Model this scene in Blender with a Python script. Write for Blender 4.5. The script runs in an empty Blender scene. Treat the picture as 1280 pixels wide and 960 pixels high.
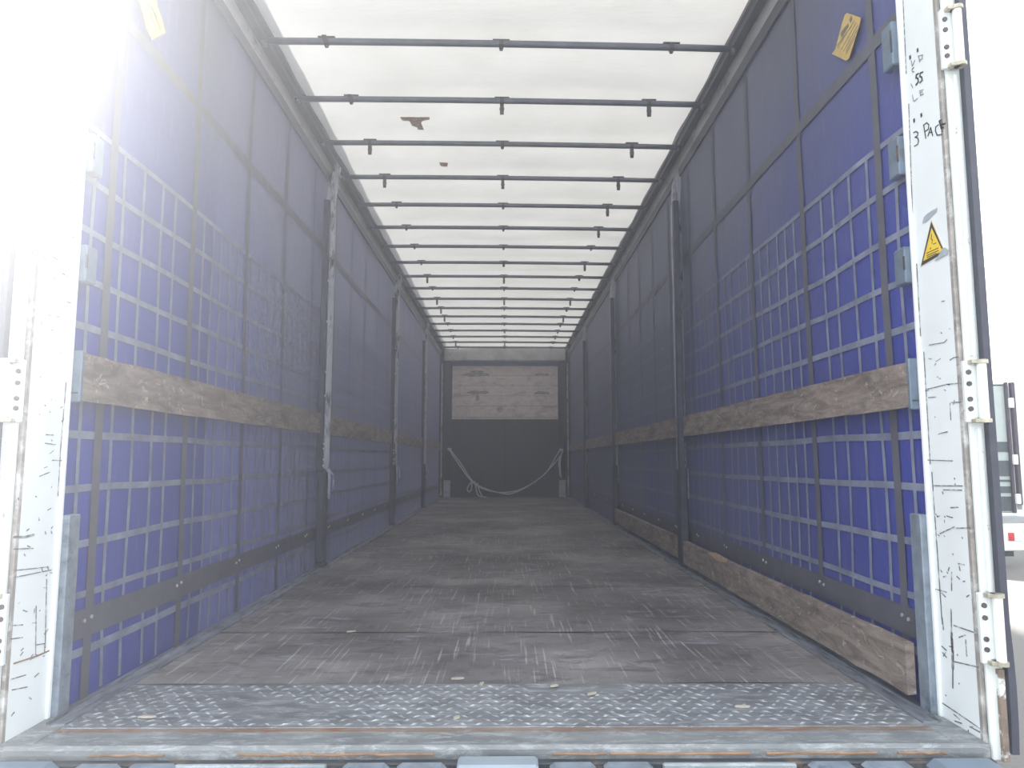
import bpy, math, random
from mathutils import Vector, noise
random.seed(7)
C = bpy.context.scene.collection
sc = bpy.context.scene

# ---------------------------------------------------------------- camera
F_PX, PITCH, YAW, CX, CZ = 896.0, 0.105, 0.0082, 0.026, 0.70
cam_d = bpy.data.cameras.new('camera'); cam = bpy.data.objects.new('camera', cam_d); C.objects.link(cam)
cam_d.sensor_width = 36.0; cam_d.lens = F_PX / 1280 * 36.0; cam_d.clip_start = .05; cam_d.clip_end = 500
cam.location = (CX, 0, CZ); cam.rotation_euler = (math.pi/2 + PITCH, 0, -YAW)
sc.camera = cam

# ---------------------------------------------------------------- sky, sun, exposure
SKY = 2.6
HAZE = .027
w = bpy.data.worlds.new('world'); sc.world = w; w.use_nodes = True
bg = w.node_tree.nodes['Background']
bg.inputs[0].default_value = (0.90, 0.955, 1.0, 1); bg.inputs[1].default_value = SKY
sd = bpy.data.lights.new('sun', 'SUN'); sd.energy = 27.0; sd.angle = math.radians(2); sd.color = (1, .975, .94)
sun = bpy.data.objects.new('sun', sd); C.objects.link(sun); sun.location = (-6, 8, 9)
az, el = math.radians(42), math.radians(31)
to_sun = Vector((-math.sin(az)*math.cos(el), math.cos(az)*math.cos(el), math.sin(el)))
sun.rotation_euler = to_sun.to_track_quat('Z', 'Y').to_euler()
sc.view_settings.view_transform = 'Standard'; sc.view_settings.look = 'None'
sc.view_settings.gamma = 1; sc.view_settings.use_curve_mapping = False
sc.view_settings.exposure = 0.0
sc.cycles.max_bounces = 10; sc.cycles.diffuse_bounces = 6; sc.cycles.transmission_bounces = 6
sc.cycles.volume_bounces = 2
sc.cycles.sample_clamp_indirect = 6

# ---------------------------------------------------------------- helpers
def _axes():
    F = Vector((math.sin(YAW)*math.cos(PITCH), math.cos(YAW)*math.cos(PITCH), math.sin(PITCH)))
    R = Vector((math.cos(YAW), -math.sin(YAW), 0)); return F, R, R.cross(F)
AF, AR, AU = _axes()
def ray(px, py): return AF + AR*((px-640)/F_PX) - AU*((py-480)/F_PX)
CAM = Vector((CX, 0, CZ))
def on_x(px, py, x): d = ray(px, py); return CAM + d*((x-CAM.x)/d.x)
def on_y(px, py, y): d = ray(px, py); return CAM + d*((y-CAM.y)/d.y)
def on_z(px, py, z): d = ray(px, py); return CAM + d*((z-CAM.z)/d.z)

def lin(c):
    return tuple((v/255/12.92 if v/255 <= .04045 else ((v/255+.055)/1.055)**2.4) for v in c) + (1,)

class MB:
    def __init__(s): s.v = []; s.f = []; s.m = []
    def add(s, vs, fs, mi=0):
        b = len(s.v); s.v += [Vector(p) for p in vs]
        for f in fs: s.f.append([i+b for i in f]); s.m.append(mi)
        return s
    def box(s, x0, x1, y0, y1, z0, z1, mi=0, ch=0.0):
        x0, x1 = sorted((x0, x1)); y0, y1 = sorted((y0, y1)); z0, z1 = sorted((z0, z1))
        c = min(ch, (x1-x0)*.45, (y1-y0)*.45, (z1-z0)*.45)
        if c <= 0:
            vs = [(x, y, z) for x in (x0, x1) for y in (y0, y1) for z in (z0, z1)]
            return s.add(vs, [(0,1,3,2), (4,6,7,5), (0,4,5,1), (2,3,7,6), (0,2,6,4), (1,5,7,3)], mi)
        vs = []; idx = {}
        X = (x0, x1); Y = (y0, y1); Z = (z0, z1)
        for i in (0, 1):
            for j in (0, 1):
                for k in (0, 1):
                    sx, sy, sz = (1-2*i)*c, (1-2*j)*c, (1-2*k)*c
                    idx[i,j,k,0] = len(vs); vs.append((X[i], Y[j]+sy, Z[k]+sz))
                    idx[i,j,k,1] = len(vs); vs.append((X[i]+sx, Y[j], Z[k]+sz))
                    idx[i,j,k,2] = len(vs); vs.append((X[i]+sx, Y[j]+sy, Z[k]))
        fs = []
        for i in (0, 1): fs.append([idx[i,0,0,0], idx[i,1,0,0], idx[i,1,1,0], idx[i,0,1,0]])
        for j in (0, 1): fs.append([idx[0,j,0,1], idx[1,j,0,1], idx[1,j,1,1], idx[0,j,1,1]])
        for k in (0, 1): fs.append([idx[0,0,k,2], idx[1,0,k,2], idx[1,1,k,2], idx[0,1,k,2]])
        for j in (0, 1):
            for k in (0, 1): fs.append([idx[0,j,k,1], idx[1,j,k,1], idx[1,j,k,2], idx[0,j,k,2]])
        for i in (0, 1):
            for k in (0, 1): fs.append([idx[i,0,k,0], idx[i,1,k,0], idx[i,1,k,2], idx[i,0,k,2]])
            for j in (0, 1): fs.append([idx[i,j,0,0], idx[i,j,1,0], idx[i,j,1,1], idx[i,j,0,1]])
        for i in (0, 1):
            for j in (0, 1):
                for k in (0, 1): fs.append([idx[i,j,k,0], idx[i,j,k,1], idx[i,j,k,2]])
        return s.add(vs, fs, mi)
    def tube(s, pts, r, n=10, mi=0, caps=True):
        pts = [Vector(p) for p in pts]; rs = r if isinstance(r, (list, tuple)) else [r]*len(pts)
        rings = []; prev = None
        for i, p in enumerate(pts):
            t = (pts[min(i+1, len(pts)-1)] - pts[max(i-1, 0)]).normalized()
            a = prev if prev is not None else (Vector((0,0,1)) if abs(t.z) < .9 else Vector((1,0,0)))
            u = (a - t*a.dot(t)).normalized(); v = t.cross(u); prev = u
            rings.append([p + (u*math.cos(2*math.pi*k/n) + v*math.sin(2*math.pi*k/n))*rs[i] for k in range(n)])
        vs = [q for R_ in rings for q in R_]; fs = []
        for i in range(len(pts)-1):
            for k in range(n):
                k2 = (k+1) % n; fs.append((i*n+k, i*n+k2, (i+1)*n+k2, (i+1)*n+k))
        if caps: fs.append(list(range(n))[::-1]); fs.append([(len(pts)-1)*n+k for k in range(n)])
        return s.add(vs, fs, mi)
    def prism(s, poly, axis, a0, a1, mi=0):
        # poly: 2-D outline in the other two axes, in xyz order
        def P(q, a):
            return {'x': (a, q[0], q[1]), 'y': (q[0], a, q[1]), 'z': (q[0], q[1], a)}[axis]
        n = len(poly)
        vs = [P(q, a0) for q in poly] + [P(q, a1) for q in poly]
        fs = [list(range(n))[::-1], [n+i for i in range(n)]] + [(i, (i+1) % n, n+(i+1) % n, n+i) for i in range(n)]
        return s.add(vs, fs, mi)
    def stroke_yz(s, pts, x, wd, side, mi=0, t=.0012):
        # flat pen stroke lying on a plane x = const, pts are (y, z)
        for a, b in zip(pts[:-1], pts[1:]):
            a = Vector(a); b = Vector(b); d = b-a
            if d.length < 1e-5: continue
            n = Vector((-d.y, d.x)).normalized()*wd/2; e = d.normalized()*wd*.25
            q = [a-e+n, b+e+n, b+e-n, a-e-n]
            s.prism([(p.x, p.y) for p in q], 'x', x, x - side*t, mi)
        return s
    def build(s, name, mats, parent=None, smooth=False, base=None):
        me = bpy.data.meshes.new(name)
        off = Vector(base) if base is not None else (parent_base(parent) if parent else Vector((0,0,0)))
        me.from_pydata([tuple(p-off) for p in s.v], [], s.f)
        for m in (mats if isinstance(mats, (list, tuple)) else [mats]): me.materials.append(m)
        me.polygons.foreach_set('material_index', s.m)
        if smooth: me.polygons.foreach_set('use_smooth', [True]*len(s.f))
        import bmesh
        bm = bmesh.new(); bm.from_mesh(me)
        if not getattr(s, 'open', False): bmesh.ops.recalc_face_normals(bm, faces=bm.faces)
        bm.to_mesh(me); bm.free(); me.update()
        o = bpy.data.objects.new(name, me); C.objects.link(o)
        if parent: o.parent = parent
        elif base is not None: o.location = off
        return o
def build_each(s, name, mats, parent=None, label=None):
    """one object for each connected piece"""
    up = list(range(len(s.v)))
    def find(a):
        while up[a] != a: up[a] = up[up[a]]; a = up[a]
        return a
    for f in s.f:
        for q in f[1:]: up[find(q)] = find(f[0])
    out = {}
    for f, mi in zip(s.f, s.m): out.setdefault(find(f[0]), []).append((f, mi))
    for fs in out.values():
        p = MB(); ix = {}
        for f, mi in fs:
            p.f.append([ix.setdefault(q, len(ix)) for q in f]); p.m.append(mi)
        p.v = [s.v[q] for q in ix]
        o = p.build(name, mats, parent)
        if label: o['label'] = label
def parent_base(p):
    v = Vector((0,0,0))
    while p is not None: v += p.location; p = p.parent
    return v
def tag(o, label=None, cat=None, group=None, kind=None):
    if label: o['label'] = label
    if cat: o['category'] = cat
    if group: o['group'] = group
    if kind: o['kind'] = kind
    return o
def thing(name, loc, label, cat, group=None):
    o = bpy.data.objects.new(name, None); C.objects.link(o); o.location = loc; o.empty_display_size = .1
    return tag(o, label, cat, group)
def copy_tree(o, parent=None):
    c = o.copy(); C.objects.link(c)
    if parent: c.parent = parent
    for ch in [x for x in C.objects if x.parent == o]: copy_tree(ch, c)
    return c

# ---------------------------------------------------------------- materials
def new_mat(name):
    m = bpy.data.materials.new(name); m.use_nodes = True
    return m, m.node_tree.nodes, m.node_tree.links, m.node_tree.nodes['Principled BSDF']
def coords(N, L, scale=(1,1,1), rot=(0,0,0)):
    g = N.new('ShaderNodeNewGeometry'); mp = N.new('ShaderNodeMapping')
    L.new(g.outputs['Position'], mp.inputs[0]); mp.inputs['Scale'].default_value = scale; mp.inputs['Rotation'].default_value = rot
    return mp.outputs[0]
def nz(N, L, vec, scale=1, detail=4, rough=.55, dist=0):
    n = N.new('ShaderNodeTexNoise'); n.inputs['Scale'].default_value = scale; n.inputs['Detail'].default_value = detail
    n.inputs['Roughness'].default_value = rough; n.inputs['Distortion'].default_value = dist
    L.new(vec, n.inputs['Vector']); return n.outputs['Fac']
def ramp(N, L, fac, stops, interp='LINEAR'):
    r = N.new('ShaderNodeValToRGB'); r.color_ramp.interpolation = interp
    e = r.color_ramp.elements
    while len(e) > 1: e.remove(e[-1])
    e[0].position = stops[0][0]; e[0].color = stops[0][1]
    for p, c in stops[1:]:
        q = e.new(p); q.color = c
    L.new(fac, r.inputs[0]); return r.outputs[0]
G = lambda v: (v, v, v, 1)
def mix(N, L, fac, a, b):
    m = N.new('ShaderNodeMix'); m.data_type = 'RGBA'
    if isinstance(fac, float): m.inputs[0].default_value = fac
    else: L.new(fac, m.inputs[0])
    for i, q in ((6, a), (7, b)):
        if isinstance(q, tuple): m.inputs[i].default_value = q
        else: L.new(q, m.inputs[i])
    return m.outputs[2]
def bump(N, L, b, h, strength=.3, dist=.01):
    n = N.new('ShaderNodeBump'); n.inputs['Strength'].default_value = strength; n.inputs['Distance'].default_value = dist
    L.new(h, n.inputs['Height']); L.new(n.outputs[0], b.inputs['Normal'])
def simple(name, col, rough=.6, metal=0, var=.18, scale=8, bmp=.0, stretch=(1,1,1), dirt=None, dirt_at=(.55,.7), dscale=14):
    """a base colour with mottling and optional dirt patches"""
    m, N, L, b = new_mat(name); c = lin(col)
    v = coords(N, L, stretch); f = nz(N, L, v, scale, 5)
    lo = tuple(x*(1-var) for x in c[:3])+(1,); hi = tuple(min(1, x*(1+var)) for x in c[:3])+(1,)
    out = ramp(N, L, f, [(.3, lo), (.7, hi)])
    if dirt:
        d = nz(N, L, v, dscale, 8, .7); out = mix(N, L, ramp(N, L, d, [(dirt_at[0], G(0)), (dirt_at[1], G(1))]), out, lin(dirt))
    L.new(out, b.inputs['Base Color']); b.inputs['Roughness'].default_value = rough; b.inputs['Metallic'].default_value = metal
    if bmp: bump(N, L, b, nz(N, L, v, scale*3, 6), bmp)
    return m

def curtain_mat(name, base, hazy_dusty, trans, tcol):
    m, N, L, b = new_mat(name)
    v = coords(N, L, (1, 1, .6))
    big = nz(N, L, v, 1.3, 5, .6); fine = nz(N, L, coords(N, L, (1, 6, 1.2)), 5, 6, .7)
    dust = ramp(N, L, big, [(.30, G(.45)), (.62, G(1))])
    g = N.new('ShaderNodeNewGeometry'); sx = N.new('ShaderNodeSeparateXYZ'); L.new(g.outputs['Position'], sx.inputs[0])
    mr = N.new('ShaderNodeMapRange'); L.new(sx.outputs['Y'], mr.inputs[0])   # dust mottle greyed with depth: haze painted into the colour
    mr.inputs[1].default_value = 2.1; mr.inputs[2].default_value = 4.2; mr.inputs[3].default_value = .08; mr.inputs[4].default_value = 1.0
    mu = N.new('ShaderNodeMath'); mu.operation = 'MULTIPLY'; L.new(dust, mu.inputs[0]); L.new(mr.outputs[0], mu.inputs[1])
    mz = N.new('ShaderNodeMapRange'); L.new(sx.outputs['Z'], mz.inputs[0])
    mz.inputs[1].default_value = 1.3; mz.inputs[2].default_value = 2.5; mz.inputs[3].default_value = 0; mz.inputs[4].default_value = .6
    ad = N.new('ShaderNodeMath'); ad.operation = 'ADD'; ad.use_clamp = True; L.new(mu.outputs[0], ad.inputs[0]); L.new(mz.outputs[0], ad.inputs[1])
    col = mix(N, L, ad.outputs[0], lin(base), lin(hazy_dusty))
    col = mix(N, L, ramp(N, L, fine, [(.55, G(0)), (.85, G(.5))]), col, lin(tuple(min(255, q+26) for q in hazy_dusty)))
    L.new(col, b.inputs['Base Color']); b.inputs['Roughness'].default_value = .55
    bump(N, L, b, nz(N, L, coords(N, L, (1, 2, 2)), 4, 4), .25, .02)
    t = N.new('ShaderNodeBsdfTranslucent'); t.inputs[0].default_value = lin(tcol)
    ms = N.new('ShaderNodeMixShader'); ms.inputs[0].default_value = trans
    out = N['Material Output'] if 'Material Output' in N else N.new('ShaderNodeOutputMaterial')
    L.new(b.outputs[0], ms.inputs[1]); L.new(t.outputs[0], ms.inputs[2]); L.new(ms.outputs[0], out.inputs[0])
    return m
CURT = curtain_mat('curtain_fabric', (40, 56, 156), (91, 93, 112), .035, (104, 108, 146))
def strap_mat(name, col, var=.15):
    m, N, L, b = new_mat(name); c = lin(col)
    f = nz(N, L, coords(N, L, (1, 1, 1)), 9, 6, .7)
    L.new(ramp(N, L, f, [(.3, tuple(x*(1-var) for x in c[:3])+(1,)), (.75, tuple(min(1, x*(1+var*1.6)) for x in c[:3])+(1,))]), b.inputs['Base Color'])
    b.inputs['Roughness'].default_value = .6; return m
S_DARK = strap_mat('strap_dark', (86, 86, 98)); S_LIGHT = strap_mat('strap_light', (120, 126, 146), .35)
def hazed_strap():      # greyer with depth like the curtain, haze painted into the webbing
    N, L = S_LIGHT.node_tree.nodes, S_LIGHT.node_tree.links; b = N['Principled BSDF']
    src = b.inputs['Base Color'].links[0].from_socket
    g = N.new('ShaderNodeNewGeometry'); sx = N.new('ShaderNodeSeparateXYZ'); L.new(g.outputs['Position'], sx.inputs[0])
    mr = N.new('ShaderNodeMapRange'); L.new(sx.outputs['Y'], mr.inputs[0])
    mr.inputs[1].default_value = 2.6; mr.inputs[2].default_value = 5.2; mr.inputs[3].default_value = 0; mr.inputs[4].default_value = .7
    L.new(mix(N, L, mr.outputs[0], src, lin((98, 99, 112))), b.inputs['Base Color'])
hazed_strap()
for _sm in (S_DARK, S_LIGHT):     # thin webbing lets a little daylight through, like the curtain
    _N, _L = _sm.node_tree.nodes, _sm.node_tree.links
    _t = _N.new('ShaderNodeBsdfTranslucent'); _t.inputs[0].default_value = lin((112, 114, 140))
    _x = _N.new('ShaderNodeMixShader'); _x.inputs[0].default_value = .035
    _L.new(_N['Principled BSDF'].outputs[0], _x.inputs[1]); _L.new(_t.outputs[0], _x.inputs[2])
    _L.new(_x.outputs[0], [q for q in _N if q.type == 'OUTPUT_MATERIAL'][0].inputs[0])

def tarp_mat():
    m, N, L, b = new_mat('roof_tarpaulin')
    v = coords(N, L, (1, 1, 1)); f = nz(N, L, v, 2.2, 6, .6)
    c = ramp(N, L, f, [(.3, lin((226, 225, 220))), (.7, lin((238, 237, 233)))])
    s = nz(N, L, v, 26, 8, .75, .6)
    c = mix(N, L, ramp(N, L, s, [(.66, G(0)), (.8, G(.35))]), c, lin((150, 146, 138)))
    L.new(c, b.inputs['Base Color']); b.inputs['Roughness'].default_value = .7
    bump(N, L, b, nz(N, L, coords(N, L, (1, 2.5, 1)), 2.5, 4), .5, .03)
    t = N.new('ShaderNodeBsdfTranslucent'); L.new(c, t.inputs[0])
    ms = N.new('ShaderNodeMixShader'); ms.inputs[0].default_value = TARP_T
    out = [n for n in N if n.type == 'OUTPUT_MATERIAL'][0]
    L.new(b.outputs[0], ms.inputs[1]); L.new(t.outputs[0], ms.inputs[2]); L.new(ms.outputs[0], out.inputs[0])
    return m
TARP_T = .118
TARP = tarp_mat()

def ply_mat():
    m, N, L, b = new_mat('worn_plywood')
    v = coords(N, L, (1, 1, 1)); big = nz(N, L, v, 1.1, 6, .62)
    c = ramp(N, L, big, [(.36, lin((84, 81, 84))), (.5, lin((116, 112, 114))), (.62, lin((146, 141, 141)))])
    g = nz(N, L, coords(N, L, (3, 40, 1)), 1.5, 5)                # grain runs across the trailer
    c = mix(N, L, ramp(N, L, g, [(.5, G(0)), (.8, G(.35))]), c, lin((88, 82, 84)))
    for i, (rz, sx, thr) in enumerate(((.25, 60, .64), (-.35, 70, .65), (.05, 90, .66), (1.45, 60, .72))):   # pallet scratches
        s = nz(N, L, coords(N, L, (sx, 2.2, 1), (0, 0, rz)), 1, 3, .5, .2)
        c = mix(N, L, ramp(N, L, s, [(thr-.02, G(0)), (thr+.06, G(.6))]), c, lin((182, 178, 178)))
    sp = nz(N, L, coords(N, L, (1, 3, 1)), 3.1, 10, .8, .4)
    c = mix(N, L, ramp(N, L, sp, [(.56, G(0)), (.66, G(.6))]), c, lin((170, 174, 188)))
    dk = nz(N, L, coords(N, L, (1, 2, 1)), 5.3, 9, .8, .6)
    c = mix(N, L, ramp(N, L, dk, [(.52, G(0)), (.60, G(.6))]), c, lin((70, 66, 70)))
    spk = nz(N, L, v, 60, 3, .6)
    c = mix(N, L, ramp(N, L, spk, [(.74, G(0)), (.8, G(.8))]), c, lin((170, 165, 158)))
    L.new(c, b.inputs['Base Color']); b.inputs['Roughness'].default_value = .62; b.inputs['Specular IOR Level'].default_value = .35
    bump(N, L, b, g, .15, .004); return m
PLY = ply_mat()

def wood_mat(name, lo, hi, dark=(40, 36, 36)):
    m, N, L, b = new_mat(name)
    g = nz(N, L, coords(N, L, (6, 1.8, 11)), 2.4, 9, .72, .8)
    c = ramp(N, L, g, [(.38, lin(lo)), (.60, lin(hi))])
    s = nz(N, L, coords(N, L, (1, 1, 2.5)), 3.4, 9, .78, .4)
    c = mix(N, L, ramp(N, L, s, [(.50, G(0)), (.64, G(.62))]), c, lin(dark))
    k = nz(N, L, coords(N, L, (1, 1, 1.5)), 19, 6, .8, 1.0)
    c = mix(N, L, ramp(N, L, k, [(.585, G(0)), (.63, G(.8))]), c, lin((190, 180, 168)))
    L.new(c, b.inputs['Base Color']); b.inputs['Roughness'].default_value = .75
    bump(N, L, b, g, .35, .004); return m
WOOD = wood_mat('weathered_slat_wood', (104, 93, 88), (150, 136, 128), (66, 58, 58))
WOODP = wood_mat('bulkhead_board_wood', (220, 202, 196), (242, 228, 222), (160, 144, 142))
CHIP = simple('raw_wood', (176, 152, 128), .8, var=.25, scale=30)

ALU = simple('aluminium_dull', (132, 136, 142), .5, .35, var=.3, scale=10, stretch=(3, .6, 1), dirt=(92, 88, 84), dirt_at=(.5, .7))
FLOORALU = simple('floor_edge_metal', (126, 132, 144), .5, .1, var=.3, scale=8, stretch=(3, .5, 1), dirt=(60, 58, 60), dirt_at=(.45, .7))
GALV = simple('galvanised_steel', (134, 146, 160), .5, .3, var=.25, scale=22, dirt=(90, 98, 110))
POST = simple('post_steel', (172, 174, 184), .45, .1, var=.35, scale=14, stretch=(1, 1, .3), dirt=(54, 54, 62), dirt_at=(.5, .62))
POSTD = simple('post_steel_dark', (64, 66, 84), .5, .2, var=.3, scale=14, dirt=(96, 98, 108), dirt_at=(.62, .72))
RAIL_D = simple('rail_dark', (84, 85, 96), .5, .1, var=.25, scale=6, stretch=(1, .4, 1))
RAIL_L = simple('rail_light', (178, 177, 178), .5, .05, var=.22, scale=5, stretch=(1, .4, 1), dirt=(98, 96, 98), dirt_at=(.55, .75))
BAR = simple('bow_steel', (98, 102, 114), .4, .25, var=.2, scale=12, dirt=(120, 116, 112), dirt_at=(.62, .75))
CLIP = simple('clip_steel', (76, 72, 76), .5, .2, var=.3, scale=30, dirt=(96, 70, 54))
FRONT = simple('front_wall_paint', (26, 26, 54), .55, var=.2, scale=3, dirt=(44, 40, 46), dirt_at=(.60, .8), dscale=5)
FBLUE = simple('front_blue_paint', (44, 50, 120), .5, var=.15)
WHITEP = simple('jamb_white_paint', (238, 243, 244), .4, var=.04, scale=6, dirt=(166, 158, 150), dirt_at=(.70, .76), dscale=24)
WHITED = simple('door_white_paint', (222, 228, 228), .4, var=.05, scale=6, dirt=(128, 106, 88), dirt_at=(.64, .74), dscale=18)
RUBBER = simple('black_rubber', (62, 64, 78), .6, var=.2, scale=12)
CHIPPED = simple('chipped_edge', (150, 144, 140), .7, .0, var=.3, scale=20, dirt=(206, 208, 206), dirt_at=(.5, .66), dscale=16)
BRACK = simple('bracket_blue_grey', (104, 120, 138), .5, .15, var=.15, scale=18, dirt=(90, 96, 104))
def sill_mat(name, a, b_, worn, rust, r=(.6, .72)):
    m, N, L, b = new_mat(name)
    v = coords(N, L, (1, 2.5, 2.5)); c = ramp(N, L, nz(N, L, v, 5, 7, .65), [(.32, lin(a)), (.68, lin(b_))])
    c = mix(N, L, ramp(N, L, nz(N, L, coords(N, L, (1, 3, 3)), 11, 10, .82, .5), [(.50, G(0)), (.60, G(.8))]), c, lin(worn))
    c = mix(N, L, ramp(N, L, nz(N, L, coords(N, L, (1, 3, 3)), 3.4, 8, .75), [(r[0], G(0)), (r[1], G(.9))]), c, lin(rust))
    L.new(c, b.inputs['Base Color']); b.inputs['Roughness'].default_value = .5; b.inputs['Metallic'].default_value = .25; return m
CHECK = sill_mat('chequer_plate_steel', (100, 103, 108), (138, 141, 146), (176, 180, 188), (112, 92, 78), (.66, .8))
SILL = sill_mat('sill_steel', (112, 116, 120), (148, 152, 154), (180, 184, 188), (120, 104, 92), (.64, .78))
RUST = sill_mat('rusty_seam', (124, 106, 96), (150, 132, 118), (160, 162, 164), (140, 96, 72), (.5, .6))
WELD = simple('orange_rust', (150, 118, 92), .8, var=.3, scale=20, dirt=(110, 84, 70))
DARKM = simple('dark_recess_metal', (58, 62, 68), .6, .2, var=.3, scale=20, dirt=(120, 96, 76))
WORNW = sill_mat('worn_light_plate', (118, 128, 134), (150, 160, 166), (176, 184, 190), (104, 100, 98), (.56, .66))
YEL = simple('yellow_sticker', (198, 168, 98), .6, var=.12, scale=30, dirt=(142, 128, 94), dirt_at=(.55, .7))
YELW = simple('warning_yellow', (240, 204, 40), .5, var=.06, scale=30)
BLACK = simple('black_ink', (38, 36, 38), .6, var=.2, scale=40)
SCRATCH = simple('scratched_steel', (104, 104, 108), .6, var=.4, scale=60, dirt=(196, 200, 202), dirt_at=(.5, .6), dscale=60)
GREYINK = simple('faded_ink', (150, 152, 160), .6, var=.2, scale=40)
CREAM = simple('sticker_cream', (226, 206, 176), .6, var=.08, scale=30)
TAPEG = simple('tape_residue', (168, 176, 184), .6, var=.15, scale=40)
PATCH = simple('brown_patch', (170, 148, 134), .8, var=.3, scale=50, dirt=(216, 210, 200), dirt_at=(.5, .6), dscale=60)
_t = PATCH.node_tree.nodes.new('ShaderNodeBsdfTranslucent'); _t.inputs[0].default_value = lin((236, 220, 204))
_m = PATCH.node_tree.nodes.new('ShaderNodeMixShader'); _m.inputs[0].default_value = .35
PATCH.node_tree.links.new(PATCH.node_tree.nodes['Principled BSDF'].outputs[0], _m.inputs[1]); PATCH.node_tree.links.new(_t.outputs[0], _m.inputs[2])
PATCH.node_tree.links.new(_m.outputs[0], [q for q in PATCH.node_tree.nodes if q.type == 'OUTPUT_MATERIAL'][0].inputs[0])
ROPE = simple('rope_fibre', (206, 208, 222), .85, var=.2, scale=60)
BOLT = simple('bright_bolt', (208, 208, 206), .35, .5, var=.1)
REDM = simple('red_tape', (140, 56, 60), .6, var=.2, scale=20)
ASPH = simple('asphalt', (108, 105, 102), .9, var=.14, scale=40, bmp=.2, dirt=(92,90,88), dirt_at=(.5, .8), dscale=90)

YR, YF = 2.04, 13.6        # rear frame and bulkhead
HW = 1.24                  # curtain plane
ZT = 2.77                  # underside of the roof rail

# ================================================================ SETTING
# ---- ground
g = MB(); g.open = True
n = 24
for i in range(n):
    for j in range(n):
        x0 = -80+160*i/n; y0 = -20+160*j/n
        g.add([(x0, y0, -1.2), (x0+160/n, y0, -1.2), (x0+160/n, y0+160/n, -1.2), (x0, y0+160/n, -1.2)], [(0,1,2,3)])
o = g.build('ground', ASPH); tag(o, 'pale grey asphalt yard outside the trailer', 'ground', kind='structure')

# ---- floor: plywood sheets with open joints
fl = MB(); seams = [2.335, 3.01, 4.07, 5.12, 6.18, 7.25, 8.3, 9.36, 10.4, 11.5, 12.5, 13.6]
for a, b in zip(seams[:-1], seams[1:]):
    nx, ny = 24, 6
    for i in range(nx):
        for j in range(ny):
            def hz(x, y):
                e = min(abs(y-a), abs(y-b)); k = max(0, 1-e/.12)
                return .002*noise.noise((x*1.5, y*1.5, 3)) + k*.003*noise.noise((x*3.1, y*.4, a)) 
            xs = [-1.135+2.27*(i+d)/nx for d in (0, 1)]; ys = [a+.006+(b-a-.012)*(j+d)/ny for d in (0, 1)]
            fl.add([(xs[0], ys[0], hz(xs[0], ys[0])), (xs[1], ys[0], hz(xs[1], ys[0])), (xs[1], ys[1], hz(xs[1], ys[1])), (xs[0], ys[1], hz(xs[0], ys[1]))], [(0,1,2,3)])
    fl.prism([(-1.135, a+.003), (1.135, a+.003), (1.135, b-.003), (-1.135, b-.003)], 'z', -.031, -.018)
fl.open = True
o = fl.build('floor', PLY); tag(o, 'scuffed dark plywood load floor with cross joints', 'floor', kind='structure')
ub = MB(); ub.box(-1.235, 1.235, 2.34, 13.65, -.14, -.032)
o = ub.build('floor_subframe', DARKM); tag(o, kind='structure', label='dark steel frame under the load floor', cat='floor')
for s, nm in ((-1, 'trim_1'), (1, 'trim_2')):
    e = MB(); e.box(s*1.139, s*1.19, 1.99, 13.6, -.03, .004, ch=.002); e.box(s*1.19, s*1.245, 1.99, 13.6, -.03, -.008)
    e.box(s*1.182, s*1.19, 1.99, 13.6, .003, .009)
    o = e.build(nm, FLOORALU); tag(o, 'scuffed metal edge rail along the %s side of the floor' % ('left' if s < 0 else 'right'), 'edge rail', kind='structure')

# ---- curtains with webbing
def wob(s, y, z):
    bay = ((y-1.9) % 2.95)/2.95
    a = .010*math.sin(math.pi*bay)*(math.sin(z*1.3+s)) + .008*noise.noise((y*.9, z*1.1, 5+s)) + .003*noise.noise((y*4, z*2.0, 9+s))
    if z < .2: a += (.2-z)*.06*noise.noise((y*3, 1, s))
    return max(a, -.004)
def cpt(s, y, z, off=0): return (s*(HW + wob(s, y, z) - off), y, z)
def frange(a, b, st):
    n_ = max(1, round((b-a)/st)); return [a+(b-a)*i/n_ for i in range(n_+1)]
DK = [2.235, 2.835, 3.44, 4.02, 4.60]
while DK[-1] < 13: DK.append(DK[-1]+.59)
LT = []
pats = ([.075, .20, .335, .44], [.10, .20, .29, .40, .50])
for i, d in enumerate(DK):
    for k, q in enumerate(pats[i % 2]):
        if d+q < 13.4: LT.append(d+q)
LT.insert(0, 2.14)
HZ = [(1.705, .022), (1.55, .024), (1.39, .024), (1.24, .024), (1.095, .026), (.935, .024), (.775, .028), (.615, .026), (.455, .026), (.30, .024), (.135, .03)]
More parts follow.
